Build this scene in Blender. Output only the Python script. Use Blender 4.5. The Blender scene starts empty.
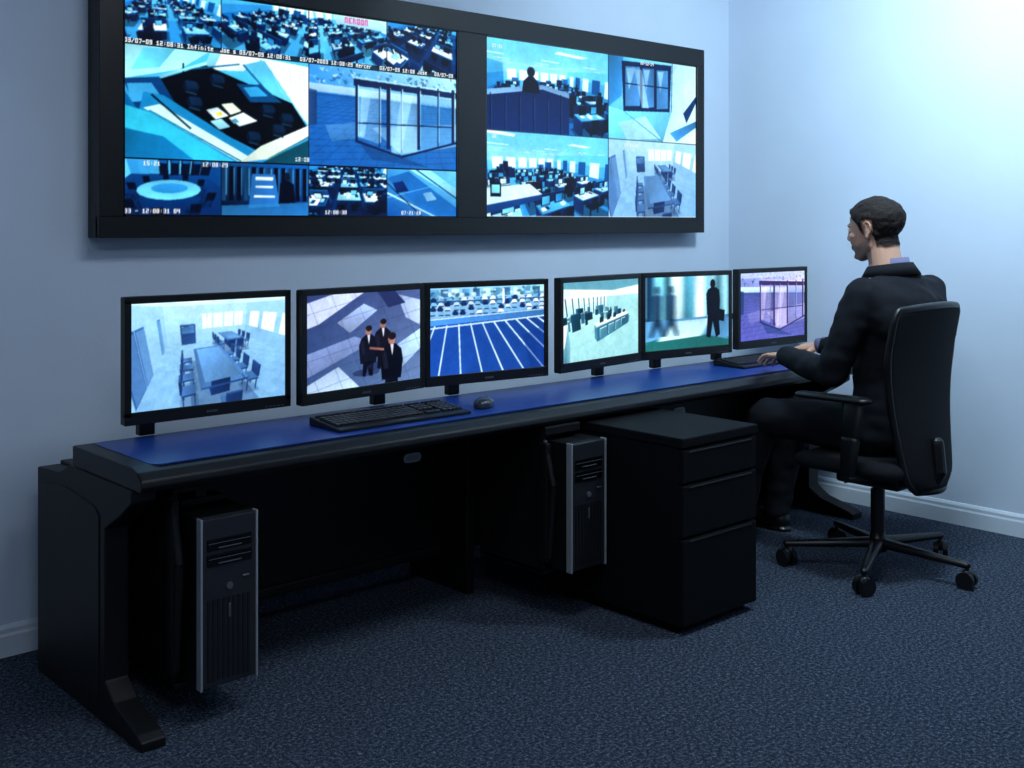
import bpy, bmesh, math, random
import numpy as np
from mathutils import Vector, Matrix, Euler, noise
K=1.3
scene=bpy.context.scene
col=scene.collection
try:
    scene.view_settings.view_transform='Standard'
    scene.view_settings.look='None'
except Exception as e: print(e)

# ------------------------------------------------------------ materials
def s2l(c):
    c=np.asarray(c,float)/255.0
    return np.where(c<=0.04045,c/12.92,((c+0.055)/1.055)**2.4)
def C(r,g,b):
    v=s2l((r,g,b)); return (float(v[0]),float(v[1]),float(v[2]),1)
def mat(name,rgb,rough=0.5,metal=0.0,bump=0.0,bscale=200,var=0.0,vscale=40,spec=0.5,emit=None,estr=0):
    m=bpy.data.materials.new(name); m.use_nodes=True
    nt=m.node_tree; b=nt.nodes['Principled BSDF']
    c=C(*rgb)
    b.inputs['Base Color'].default_value=c
    b.inputs['Roughness'].default_value=rough
    b.inputs['Metallic'].default_value=metal
    b.inputs['Specular IOR Level'].default_value=spec
    if emit:
        b.inputs['Emission Color'].default_value=C(*emit); b.inputs['Emission Strength'].default_value=estr
    tc=nt.nodes.new('ShaderNodeTexCoord')
    if var>0:
        n=nt.nodes.new('ShaderNodeTexNoise'); n.inputs['Scale'].default_value=vscale; n.inputs['Detail'].default_value=6
        nt.links.new(tc.outputs['Object'],n.inputs['Vector'])
        r=nt.nodes.new('ShaderNodeValToRGB')
        r.color_ramp.elements[0].position=0.35; r.color_ramp.elements[1].position=0.65
        r.color_ramp.elements[0].color=(c[0]*(1-var),c[1]*(1-var),c[2]*(1-var),1)
        r.color_ramp.elements[1].color=(c[0]*(1+var),c[1]*(1+var),c[2]*(1+var),1)
        nt.links.new(n.outputs['Fac'],r.inputs['Fac']); nt.links.new(r.outputs['Color'],b.inputs['Base Color'])
    if bump>0:
        n2=nt.nodes.new('ShaderNodeTexNoise'); n2.inputs['Scale'].default_value=bscale; n2.inputs['Detail'].default_value=4
        nt.links.new(tc.outputs['Object'],n2.inputs['Vector'])
        bp=nt.nodes.new('ShaderNodeBump'); bp.inputs['Strength'].default_value=bump; bp.inputs['Distance'].default_value=0.01
        nt.links.new(n2.outputs['Fac'],bp.inputs['Height']); nt.links.new(bp.outputs['Normal'],b.inputs['Normal'])
    return m
M={}
M['wall']=mat('wall_paint',(198,210,226),0.85,bump=0.05,bscale=120,var=0.02,vscale=3)
M['ceil']=mat('ceiling_paint',(190,196,205),0.9,bump=0.05,bscale=60)
M['base']=mat('baseboard_paint',(205,214,224),0.45,var=0.01,vscale=5)
M['black']=mat('black_laminate',(12,13,17),0.65,var=0.1,vscale=30,bump=0.03,bscale=300,spec=.10)
M['black2']=mat('black_steel',(12,13,15),0.5,var=0.08,vscale=60,bump=0.06,bscale=500,spec=.3)
M['edge']=mat('black_edge_rubber',(12,13,17),0.4,var=0.05,spec=.3)
M['blue']=mat('blue_laminate',(20,56,130),0.36,var=0.06,vscale=8,bump=0.015,bscale=400,spec=.35)
M['plastic']=mat('black_plastic',(13,14,16),0.38,bump=0.02,bscale=600,spec=.4)
M['gloss']=mat('gloss_plastic',(8,9,11),0.15,var=0.05)
M['fascia']=mat('tower_fascia',(36,38,44),0.35,var=0.05)
M['grille']=mat('tower_grille',(20,21,25),0.4,var=0.05)
M['silver']=mat('silver_trim',(190,195,202),0.35,metal=0.6,var=0.03)
M['grey']=mat('grey_plastic',(80,84,92),0.4,var=0.05)
M['fabric']=mat('chair_fabric',(20,21,26),0.85,bump=0.3,bscale=900,var=0.15,vscale=300,spec=.2)
M['suit']=mat('suit_wool',(19,21,28),0.85,bump=0.25,bscale=500,var=0.15,vscale=200,spec=.2)
M['shirt']=mat('shirt_cotton',(100,100,132),0.8,bump=0.1,bscale=500,var=0.04)
M['tie']=mat('tie_silk',(40,45,90),0.5,var=0.2,vscale=100)
M['shoe']=mat('shoe_leather',(12,10,10),0.3,bump=0.05,bscale=200)
M['slot']=mat('slot_trim',(190,195,200),0.4,var=0.03)
M['key']=mat('key_plastic',(18,19,22),0.45,var=0.05,vscale=100)
M['mouse']=mat('mouse_plastic',(46,50,60),0.22,var=0.05)

def carpet():
    m=bpy.data.materials.new('carpet_loop'); m.use_nodes=True; nt=m.node_tree; b=nt.nodes['Principled BSDF']
    b.inputs['Roughness'].default_value=0.95; b.inputs['Specular IOR Level'].default_value=0.12
    tc=nt.nodes.new('ShaderNodeTexCoord')
    n=nt.nodes.new('ShaderNodeTexNoise'); n.inputs['Scale'].default_value=95; n.inputs['Detail'].default_value=8; n.inputs['Roughness'].default_value=0.9
    nt.links.new(tc.outputs['Object'],n.inputs['Vector'])
    r=nt.nodes.new('ShaderNodeValToRGB'); e=r.color_ramp.elements
    e[0].position=0.40; e[0].color=C(18,24,34); e[1].position=0.62; e[1].color=C(130,142,160)
    x=e.new(0.51); x.color=C(46,56,72)
    nt.links.new(n.outputs['Fac'],r.inputs['Fac']); nt.links.new(r.outputs['Color'],b.inputs['Base Color'])
    v=nt.nodes.new('ShaderNodeTexVoronoi'); v.inputs['Scale'].default_value=150
    nt.links.new(tc.outputs['Object'],v.inputs['Vector'])
    bp=nt.nodes.new('ShaderNodeBump'); bp.inputs['Strength'].default_value=0.6; bp.inputs['Distance'].default_value=0.01
    nt.links.new(v.outputs['Distance'],bp.inputs['Height']); nt.links.new(bp.outputs['Normal'],b.inputs['Normal'])
    return m
M['carpet']=carpet()
def vcol_mat(name,emit,strength=1.0,rough=0.5,bs=180,bstr=.25,spec=.5):
    m=bpy.data.materials.new(name); m.use_nodes=True; nt=m.node_tree; b=nt.nodes['Principled BSDF']
    a=nt.nodes.new('ShaderNodeAttribute'); a.attribute_name='Col'
    b.inputs['Roughness'].default_value=rough; b.inputs['Specular IOR Level'].default_value=spec
    if emit:
        b.inputs['Base Color'].default_value=(0.003,0.003,0.005,1)
        nt.links.new(a.outputs['Color'],b.inputs['Emission Color']); b.inputs['Emission Strength'].default_value=strength
    else:
        nt.links.new(a.outputs['Color'],b.inputs['Base Color'])
        tc=nt.nodes.new('ShaderNodeTexCoord'); n=nt.nodes.new('ShaderNodeTexNoise'); n.inputs['Scale'].default_value=bs
        nt.links.new(tc.outputs['Object'],n.inputs['Vector'])
        bp=nt.nodes.new('ShaderNodeBump'); bp.inputs['Strength'].default_value=bstr; bp.inputs['Distance'].default_value=0.004
        nt.links.new(n.outputs['Fac'],bp.inputs['Height']); nt.links.new(bp.outputs['Normal'],b.inputs['Normal'])
    return m
M['screen']=vcol_mat('lcd_picture',True,1.1,0.3,spec=.2)
M['skinv']=vcol_mat('head_skin',False,rough=0.55,bs=250,bstr=.1)
M['hairv']=vcol_mat('short_hair',False,rough=0.7,bs=260,bstr=.9,spec=.25)
M['skin']=mat('skin',(205,155,130),0.5,bump=0.05,bscale=300,var=0.05,vscale=60)

# ------------------------------------------------------------ builders
def empty(name,loc=(0,0,0),rz=0):
    e=bpy.data.objects.new(name,None); e.location=loc; e.rotation_euler=(0,0,rz); e.empty_display_size=0.1
    col.objects.link(e); return e
def finish(bm,name,m,parent=None,smooth=False,loc=None,rot=None):
    bmesh.ops.recalc_face_normals(bm,faces=bm.faces)
    me=bpy.data.meshes.new(name); bm.to_mesh(me); bm.free()
    for mm in (m if isinstance(m,(list,tuple)) else [m]): me.materials.append(mm)
    if smooth:
        for p in me.polygons: p.use_smooth=True
    o=bpy.data.objects.new(name,me); col.objects.link(o)
    if parent: o.parent=parent
    if loc: o.location=loc
    if rot: o.rotation_euler=rot
    return o
def addbox(bm,a,b,bev=0.0,seg=2,mi=0):
    t=bmesh.new(); bmesh.ops.create_cube(t,size=1)
    a=Vector(a);b=Vector(b); c=(a+b)/2; s=b-a
    for v in t.verts: v.co=Vector((v.co.x*s.x+c.x,v.co.y*s.y+c.y,v.co.z*s.z+c.z))
    if bev>0: bmesh.ops.bevel(t,geom=list(t.edges),offset=bev,segments=seg,profile=0.5,affect='EDGES')
    for f in t.faces: f.material_index=mi
    tm=bpy.data.meshes.new('t'); t.to_mesh(tm); t.free(); bm.from_mesh(tm); bpy.data.meshes.remove(tm)
def box(name,a,b,m,parent=None,bev=0.0,seg=2):
    bm=bmesh.new(); addbox(bm,a,b,bev,seg); return finish(bm,name,m,parent)
def addprism(bm,pts,axis,a,b,bev=0,seg=2):
    t=bmesh.new()
    def mk(p,q):
        if axis=='x': return (q,p[0],p[1])
        if axis=='y': return (p[0],q,p[1])
        return (p[0],p[1],q)
    v0=[t.verts.new(mk(p,a)) for p in pts]; v1=[t.verts.new(mk(p,b)) for p in pts]
    t.faces.new(v0); t.faces.new(v1[::-1]); n=len(pts)
    for i in range(n): t.faces.new((v0[i],v0[(i+1)%n],v1[(i+1)%n],v1[i]))
    bmesh.ops.recalc_face_normals(t,faces=t.faces)
    if bev>0: bmesh.ops.bevel(t,geom=list(t.edges),offset=bev,segments=seg,profile=0.5,affect='EDGES')
    tm=bpy.data.meshes.new('t'); t.to_mesh(tm); t.free(); bm.from_mesh(tm); bpy.data.meshes.remove(tm)
def addcyl(bm,p0,p1,r0,r1=None,n=24):
    r1=r0 if r1 is None else r1
    p0=Vector(p0);p1=Vector(p1); d=p1-p0
    t=bmesh.new(); bmesh.ops.create_cone(t,cap_ends=True,segments=n,radius1=r0,radius2=r1,depth=d.length)
    q=Vector((0,0,1)).rotation_difference(d.normalized()).to_matrix().to_4x4()
    bmesh.ops.transform(t,matrix=Matrix.Translation((p0+p1)/2)@q,verts=t.verts)
    tm=bpy.data.meshes.new('t'); t.to_mesh(tm); t.free(); bm.from_mesh(tm); bpy.data.meshes.remove(tm)
def addtube(bm,pts,r,n=10,closed=False):
    pts=[Vector(p) for p in pts]
    for i in range(len(pts)-(0 if closed else 1)):
        a=pts[i];b=pts[(i+1)%len(pts)]
        addhull(bm,[(a,r),(b,r)],n,max(4,n//2))
def addsweep(bm,pts,r,ref,n=10):
    """closed smooth tube; ref = direction used to orient the section"""
    pts=[Vector(p) for p in pts]; N=len(pts); rings=[]; ref=Vector(ref)
    for i in range(N):
        t=(pts[(i+1)%N]-pts[i-1]).normalized(); u=(ref-t*ref.dot(t)).normalized(); w=t.cross(u)
        rings.append([bm.verts.new(pts[i]+(u*math.cos(2*math.pi*k/n)+w*math.sin(2*math.pi*k/n))*r) for k in range(n)])
    for i in range(N):
        a,b=rings[i],rings[(i+1)%N]
        for k in range(n): bm.faces.new((a[k],a[(k+1)%n],b[(k+1)%n],b[k]))
def addhull(bm,ells,nu=18,nv=10):
    t=bmesh.new()
    for c,r in ells:
        if not hasattr(r,'__len__'): r=(r,r,r)
        for j in range(nv+1):
            th=math.pi*j/nv
            for i in range(nu if 0<j<nv else 1):
                ph=2*math.pi*i/nu
                t.verts.new((c[0]+r[0]*math.sin(th)*math.cos(ph),c[1]+r[1]*math.sin(th)*math.sin(ph),c[2]+r[2]*math.cos(th)))
    res=bmesh.ops.convex_hull(t,input=list(t.verts),use_existing_faces=False)
    dead=[v for v in t.verts if not v.link_faces]
    bmesh.ops.delete(t,geom=dead,context='VERTS')
    bmesh.ops.recalc_face_normals(t,faces=t.faces)
    tm=bpy.data.meshes.new('t'); t.to_mesh(tm); t.free(); bm.from_mesh(tm); bpy.data.meshes.remove(tm)
def organic(name,hulls,voxel,smooth,m,parent=None,factor=0.5,xf=None,nu=18,nv=10):
    bm=bmesh.new()
    for hl in hulls: addhull(bm,hl,nu,nv)
    me=bpy.data.meshes.new(name+'_src'); bm.to_mesh(me); bm.free()
    o=bpy.data.objects.new(name+'_src',me); col.objects.link(o)
    r=o.modifiers.new('r','REMESH'); r.mode='VOXEL'; r.voxel_size=voxel; r.adaptivity=0
    s=o.modifiers.new('s','SMOOTH'); s.factor=factor; s.iterations=smooth
    dg=bpy.context.evaluated_depsgraph_get(); dg.update()
    ev=o.evaluated_get(dg); nm=bpy.data.meshes.new_from_object(ev)
    bpy.data.objects.remove(o); bpy.data.meshes.remove(me)
    nm.name=name; nm.materials.clear()
    for mm in (m if isinstance(m,(list,tuple)) else [m]): nm.materials.append(mm)
    for p in nm.polygons: p.use_smooth=True
    if xf is not None: nm.transform(xf)
    ob=bpy.data.objects.new(name,nm); col.objects.link(ob)
    if parent: ob.parent=parent
    return ob

# ------------------------------------------------------------ room
XR=3.621*K; YB=2.722*K; XL=-1.6; YF=-1.8; H=2.75
box('floor',(XL-.1,YF-.1,-.1),(XR+.1,YB+.1,0),M['carpet'])
box('ceiling',(XL-.1,YF-.1,H),(XR+.1,YB+.1,H+.1),M['ceil'])
box('wall_back',(XL,YB,0),(XR,YB+.1,H),M['wall'])
box('wall_right',(XR,YF,0),(XR+.1,YB+.1,H),M['wall'])
box('wall_left',(XL-.1,YF,0),(XL,YB+.1,H),M['wall'])
box('wall_front',(XL,YF-.1,0),(XR,YF,H),M['wall'])
def baseboard(name,axis,a,b,wallpos,sgn):
    prof=[(0,0),(.016,0),(.016,.062),(.012,.070),(.012,.082),(.006,.092),(0,.094)]
    bm=bmesh.new()
    addprism(bm,[(wallpos+sgn*p,z) for p,z in prof],axis,a,b)
    return finish(bm,name,M['base'])
baseboard('baseboard_back','x',XL,XR-.016,YB,-1)
baseboard('baseboard_right','y',YF,YB,XR,-1)
baseboard('baseboard_left','y',YF,YB,XL,1)
baseboard('baseboard_front','x',XL,XR,YF,1)

# ------------------------------------------------------------ picture canvas
rngs=np.random.RandomState
G5={'0':'111101101101111','1':'010110010010111','2':'111001111100111','3':'111001111001111','4':'101101111001001','5':'111100111001111','6':'111100111101111','7':'111001001010010','8':'111101111101111','9':'111101111001111','/':'001001010100100',':':'000010000010000','-':'000000111000000',' ':'000000000000000','I':'111010010010111','n':'000110101101101','f':'011010111010010','i':'010000010010010','t':'010111010010011','e':'000111111100111','J':'001001001101111','o':'000111101101111','s':'000111110011111','r':'000111100100100','c':'000111100100111','M':'101111111101101','O':'111101101101111','R':'110101110101101','E':'111100110100111','N':'111101101101101'}
class Cv:
    def __init__(s,w,h,ss=2):
        s.w=w*ss; s.h=h*ss; s.ss=ss; s.a=np.zeros((s.h,s.w,3)); s.t=(0,0,s.w,s.h); s.g=rngs(99)
    def tile(s,x0,y0,x1,y1): s.t=(x0*s.w,y0*s.h,x1*s.w,y1*s.h)
    def m(s,x,y):
        t=s.t; return (t[0]+x/100*(t[2]-t[0]), t[1]+y/100*(t[3]-t[1]))
    def _put(s,pts,col,al,flat=False):
        p=np.array(pts); t=s.t
        x0=int(max(t[0],math.floor(p[:,0].min()))); x1=int(min(t[2],math.ceil(p[:,0].max())+1))
        y0=int(max(t[1],math.floor(p[:,1].min()))); y1=int(min(t[3],math.ceil(p[:,1].max())+1))
        if x1<=x0 or y1<=y0: return
        X,Y=np.meshgrid(np.arange(x0,x1)+.5,np.arange(y0,y1)+.5)
        ins=np.zeros(X.shape,bool); n=len(p)
        for i in range(n):
            xa,ya=p[i]; xb,yb=p[(i+1)%n]
            if ya==yb: continue
            c=((ya>Y)!=(yb>Y))&(X<(xb-xa)*(Y-ya)/(yb-ya)+xa); ins^=c
        reg=s.a[y0:y1,x0:x1]
        cc=np.ones(X.shape+(1,))*np.array(col,float)
        if not flat:
            gx,gy=s.g.uniform(-.28,.28),s.g.uniform(-.28,.28)
            cc=cc*(1+gx*((X-x0)/(x1-x0)-.5)+gy*((Y-y0)/(y1-y0)-.5))[...,None]
        reg[ins]=reg[ins]*(1-al)+cc[ins]*al
    def poly(s,pts,col,al=1,flat=False): s._put([s.m(*q) for q in pts],col,al,flat)
    def rect(s,x0,y0,x1,y1,col,al=1): s.poly([(x0,y0),(x1,y0),(x1,y1),(x0,y1)],col,al)
    def ell(s,cx,cy,rx,ry,col,al=1): s.poly([(cx+rx*math.cos(k*.3142),cy+ry*math.sin(k*.3142)) for k in range(20)],col,al)
    def line(s,x0,y0,x1,y1,w,col,al=1):
        a=s.m(x0,y0); b=s.m(x1,y1); dx=b[0]-a[0]; dy=b[1]-a[1]; L=math.hypot(dx,dy) or 1
        ww=w/100*(s.t[2]-s.t[0])/2; nx=-dy/L*ww; ny=dx/L*ww
        s._put([(a[0]+nx,a[1]+ny),(b[0]+nx,b[1]+ny),(b[0]-nx,b[1]-ny),(a[0]-nx,a[1]-ny)],col,al)
    def reg(s):
        t=[int(round(v)) for v in s.t]; return s.a[t[1]:t[3],t[0]:t[2]]
    def grad(s,tl,tr,bl,br):
        r=s.reg(); hh,ww=r.shape[:2]; u=np.linspace(0,1,ww)[None,:,None]; v=np.linspace(0,1,hh)[:,None,None]
        tl,tr,bl,br=[np.array(q,float) for q in (tl,tr,bl,br)]
        r[:]=(tl*(1-u)+tr*u)*(1-v)+(bl*(1-u)+br*u)*v
    def blurx(s,k):
        r=s.reg(); out=r.copy()
        for d in range(1,k+1): out+=np.roll(r,d,1)+np.roll(r,-d,1)
        r[:]=out/(2*k+1)
    def text(s,x,y,px,txt,colr=(235,240,245)):
        X,Y=s.m(x,y); X=int(X); Y=int(Y)
        for ch in txt:
            gph=G5.get(ch,G5['e'])
            for k,b in enumerate(gph):
                if b=='1':
                    xx=X+(k%3)*px; yy=Y+(k//3)*px; s.a[max(0,yy):yy+px,max(0,xx):xx+px]=colr
            X+=4*px
    def photo(s,blur=1.0,amp=.03,grain=4,seed=1,bloom=.16,contrast=1.1):
        a=s.a
        def gb(im,k):
            if k<=0: return im
            r=int(3*k)+1; w=np.exp(-.5*(np.arange(-r,r+1)/k)**2); w/=w.sum()
            o=np.zeros_like(im); p=np.pad(im,((r,r),(0,0),(0,0)),'edge')
            for i,ww in enumerate(w): o+=ww*p[i:i+im.shape[0]]
            p=np.pad(o,((0,0),(r,r),(0,0)),'edge'); o2=np.zeros_like(im)
            for i,ww in enumerate(w): o2+=ww*p[:,i:i+im.shape[1]]
            return o2
        a=gb(a,blur)
        g=rngs(seed); lum=np.zeros(a.shape[:2])
        for sc in (6,14,30,70):
            n=g.normal(0,1,(sc,int(sc*1.6))); yi=np.linspace(0,sc-1.001,a.shape[0]); xi=np.linspace(0,int(sc*1.6)-1.001,a.shape[1])
            y0=yi.astype(int); x0=xi.astype(int); fy=(yi-y0)[:,None]; fx=(xi-x0)[None,:]
            lum+=(n[y0][:,x0]*(1-fy)*(1-fx)+n[y0+1][:,x0]*fy*(1-fx)+n[y0][:,x0+1]*(1-fy)*fx+n[y0+1][:,x0+1]*fy*fx)
        a=a*(1+amp*lum[...,None]*.6)
        br=np.clip(a-150,0,255); a=a+bloom*gb(br,9)
        a=(a-110)*contrast+110
        a=a+g.normal(0,grain,a.shape[:2]+(1,))
        s.a=np.clip(a,0,255)
    def get(s):
        a=s.a.reshape(s.h//s.ss,s.ss,s.w//s.ss,s.ss,3).mean((1,3)); return np.clip(a,0,255)
# tiny painter's-algorithm 3D drawing used for the camera feeds
PB=[(0,(2,6,18)),(.2,(6,38,92)),(.45,(14,112,192)),(.7,(96,202,240)),(1,(236,251,255))]
PG=[(0,(16,32,74)),(.25,(52,94,156)),(.5,(104,158,206)),(.75,(166,212,236)),(1,(236,249,255))]
PL=[(0,(8,34,50)),(.25,(40,96,126)),(.5,(98,160,178)),(.75,(178,226,226)),(1,(244,254,250))]
def palc(p,l):
    l=min(1,max(0,l)); xs=[q[0] for q in p]
    return tuple(float(np.interp(l,xs,[q[1][k] for q in p])) for k in range(3))
class S3:
    def __init__(s,c,cam,look,F,pal):
        s.c=c; s.o=Vector(cam); s.f=(Vector(look)-s.o).normalized(); s.r=s.f.cross(Vector((0,0,1))).normalized(); s.u=s.r.cross(s.f)
        s.F=F; s.as_=(c.t[2]-c.t[0])/(c.t[3]-c.t[1]); s.pal=pal; s.L=[]
        c.grad(*(palc(pal,.5),)*4)
    def quad(s,pts,l,al=1,bias=0,now=False):
        out=[]; dm=0
        for p in pts:
            v=Vector(p)-s.o; d=v.dot(s.f)
            if d<.12: return
            out.append((50+v.dot(s.r)/d*s.F,50-v.dot(s.u)/d*s.F*s.as_)); dm+=v.length
        dm/=len(pts)
        if now: s.c.poly(out,palc(s.pal,l),al,True)
        else: s.L.append((dm-bias,out,l,al))
    def grid(s,o,a,b,na,nb,fn):
        o,a,b=Vector(o),Vector(a),Vector(b)
        for i in range(na):
            for j in range(nb):
                p=[o+a*(i+e)/na+b*(j+f)/nb for e,f in ((0,0),(1.03,0),(1.03,1.03),(0,1.03))]
                s.quad(p,fn((i+.5)/na,(j+.5)/nb),now=True)
    def box(s,x0,y0,z0,x1,y1,z1,l,sh=(.72,.5,1.12),bias=0):
        if s.o.z>z1: s.quad([(x0,y0,z1),(x1,y0,z1),(x1,y1,z1),(x0,y1,z1)],l*sh[2],bias=bias)
        if s.o.x<x0: s.quad([(x0,y0,z0),(x0,y1,z0),(x0,y1,z1),(x0,y0,z1)],l*sh[0],bias=bias)
        if s.o.x>x1: s.quad([(x1,y0,z0),(x1,y1,z0),(x1,y1,z1),(x1,y0,z1)],l*sh[0]*.85,bias=bias)
        if s.o.y<y0: s.quad([(x0,y0,z0),(x1,y0,z0),(x1,y0,z1),(x0,y0,z1)],l*sh[1],bias=bias)
    def shadow(s,x0,y0,x1,y1,al=.45): s.quad([(x0,y0,.01),(x1,y0,.01),(x1,y1,.01),(x0,y1,.01)],.05,al,bias=-3)
    def draw(s):
        for d,o,l,al in sorted(s.L,key=lambda q:-q[0]): s.c.poly(o,palc(s.pal,l),al)
    def man(s,x,y,l=.06,z=0):
        s.box(x-.2,y-.13,z,x+.2,y+.13,z+.75,l); s.box(x-.24,y-.14,z+.7,x+.24,y+.14,z+1.25,l+.05); s.box(x-.09,y-.1,z+1.3,x+.09,y+.1,z+1.52,l+.15)
def office(c,seed,dark=.35,cam=(2.5,.2,2.8),look=(6,8,.2),F=62,pal=PB,rows=5,cols=4,ceil=True):
    g=rngs(seed); s=S3(c,cam,look,F,pal)
    s.grid((0,0,0),(12,0,0),(0,16,0),12,16,lambda u,v:dark+.18*v+g.uniform(-.03,.03))
    s.grid((0,16,0),(12,0,0),(0,0,3),12,3,lambda u,v:.62+.2*v); s.grid((12,0,0),(0,16,0),(0,0,3),12,3,lambda u,v:.5+.25*v); s.grid((0,0,0),(0,16,0),(0,0,3),12,3,lambda u,v:.42+.25*v)
    s.grid((0,0,3),(12,0,0),(0,16,0),12,16,lambda u,v:.72+.1*v)
    if ceil:
        for i in range(4):
            for j in range(6): x=1.2+i*3; y=2+j*2.4; s.quad([(x,y,2.98),(x+1.1,y,2.98),(x+1.1,y+.35,2.98),(x,y+.35,2.98)],1.3,now=True)
    for i in range(6): x=.6+i*1.9; s.quad([(x,15.95,1.1),(x+1.4,15.95,1.1),(x+1.4,15.95,2.4),(x,15.95,2.4)],1.0,now=True)
    for i in range(7): y=1.5+i*2; s.quad([(11.95,y,.9),(11.95,y+1.3,.9),(11.95,y+1.3,2.3),(11.95,y,2.3)],.35 if i%2 else .95,now=True)
    for i in range(9): x=g.uniform(.2,11); s.box(x,14.8,0,x+g.uniform(.5,1.3),15.6,g.uniform(1,2),g.uniform(.1,.9))
    for r in range(rows):
        for k in range(cols):
            x=.7+k*11/cols+g.uniform(-.2,.2); y=3+r*11.5/rows+g.uniform(-.3,.3); L=g.uniform(.55,.95)
            s.shadow(x-.2,y-.9,x+1.9,y+.9)
            s.box(x,y,.70,x+1.7,y+.8,.75,L,bias=.3); s.box(x,y,0,x+.06,y+.8,.7,.3); s.box(x+1.2,y,0,x+1.7,y+.7,.68,.25); s.box(x,y+.78,0,x+1.7,y+.84,1.15,g.uniform(.2,.6))
            for q in range(2):
                xx=x+.15+q*.8; s.box(xx,y+.45,.82,xx+.5,y+.52,1.22,.06,(.9,.9,1),bias=.5)
                if g.rand()>.4: s.quad([(xx+.04,y+.44,.86),(xx+.46,y+.44,.86),(xx+.46,y+.44,1.18),(xx+.04,y+.44,1.18)],g.uniform(.5,.95),bias=.7)
                s.box(xx+.02,y-.5,.42,xx+.48,y-.05,.5,.07); s.box(xx+.04,y-.55,.5,xx+.46,y-.48,.98,.09); s.box(xx+.22,y-.3,0,xx+.28,y-.24,.42,.05)
            for q in range(5): xx=x+g.uniform(.05,1.4); yy=y+g.uniform(.05,.4); s.quad([(xx,yy,.76),(xx+.25,yy+.02,.76),(xx+.23,yy+.3,.76),(xx,yy+.28,.76)],g.choice([1.1,.95,.2,.8]),bias=.9)
            if g.rand()>.72: s.man(x+.6+g.uniform(-.3,.5),y-.3,z=.1)
    s.draw(); return s
def chairs(s,x,y,dx,dy,l=.12):
    s.box(x-.22,y-.22,.42,x+.22,y+.22,.48,l+.1); 
    if dx: s.box(x+dx*.22-.03,y-.21,.5,x+dx*.22+.03,y+.21,.92,l)
    else: s.box(x-.21,y+dy*.22-.03,.5,x+.21,y+dy*.22+.03,.92,l)
    for a in (-.18,.18):
        for b in (-.18,.18): s.box(x+a-.015,y+b-.015,0,x+a+.015,y+b+.015,.42,l)
    s.shadow(x-.3,y-.3,x+.3,y+.3,.25)
def meeting(c,cam=(1.75,-.3,2.75),look=(2.75,4.3,.95),F=72,pal=PG):
    s=S3(c,cam,look,F,pal)
    s.grid((0,-2,0),(7.5,0,0),(0,12,0),14,20,lambda u,v:.52+.16*v+.03*((int(u*14)+int(v*20))%2))
    s.grid((0,10,0),(7.5,0,0),(0,0,2.9),8,3,lambda u,v:.70+.1*v); s.grid((7.5,-2,0),(0,12,0),(0,0,2.9),8,3,lambda u,v:.60+.14*v); s.grid((0,-2,0),(0,12,0),(0,0,2.9),8,3,lambda u,v:.66+.08*v)
    s.grid((0,-2,2.9),(7.5,0,0),(0,12,0),8,10,lambda u,v:.84+.06*v)
    for j in range(3):
        for i in range(2): x=1.5+i*3; y=3+j*2.4; s.quad([(x,y,2.88),(x+1,y,2.88),(x+1,y+.6,2.88),(x,y+.6,2.88)],1.3,now=True)
    for y0_,y1_,l in ((3.0,4.1,.24),(4.15,5.1,.32),(7.4,8.3,.34)): s.quad([(.02,y0_,0),(.02,y1_,0),(.02,y1_,2.15),(.02,y0_,2.15)],l,now=True); s.quad([(.03,y0_+.08,.05),(.03,y1_-.08,.05),(.03,y1_-.08,2.07),(.03,y0_+.08,2.07)],l+.14,now=True)
    for i in range(4): x=3.1+i*1.05; s.quad([(x,9.97,1.0),(x+.85,9.97,1.0),(x+.85,9.97,2.2),(x,9.97,2.2)],1.05,now=True); s.quad([(x+.4,9.96,1.0),(x+.44,9.96,1.0),(x+.44,9.96,2.2),(x+.4,9.96,2.2)],.5,now=True)
    for i in range(3): y=4+i*1.9; s.quad([(7.47,y,1.0),(7.47,y+1.4,1.0),(7.47,y+1.4,2.2),(7.47,y,2.2)],.98,now=True)
    s.box(1.2,9.2,0,2.4,9.9,1.5,.35); s.box(1.3,9.1,.9,2.3,9.2,1.4,.7,bias=.2)
    def table(x0,x1,y0,y1):
        s.shadow(x0-.3,y0-.3,x1+.4,y1+.2,.35); s.box(x0,y0,.70,x1,y1,.76,.34,bias=.6); s.quad([(x0+.15,y0+.2,.77),(x1-.15,y0+.2,.77),(x1-.15,y1-.2,.77),(x0+.15,y1-.2,.77)],.46,bias=1.4); s.box(x0+.4,y0+.5,0,x1-.4,y1-.5,.68,.15)
        n=int((y1-y0)/.75)
        for k in range(n): yy=y0+.45+k*.75; chairs(s,x0-.35,yy,-1,0,.2); chairs(s,x1+.35,yy,1,0,.2)
        chairs(s,(x0+x1)/2,y0-.4,0,-1,.2)
    table(2.0,3.5,2.3,5.6); table(4.3,5.5,6.4,8.8)
    s.draw()
g0=rngs(3)
wh=(225,246,255); cy=(130,222,246); lb=(60,175,232); mb=(14,100,190); db=(6,40,105); nk=(3,10,30)
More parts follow.
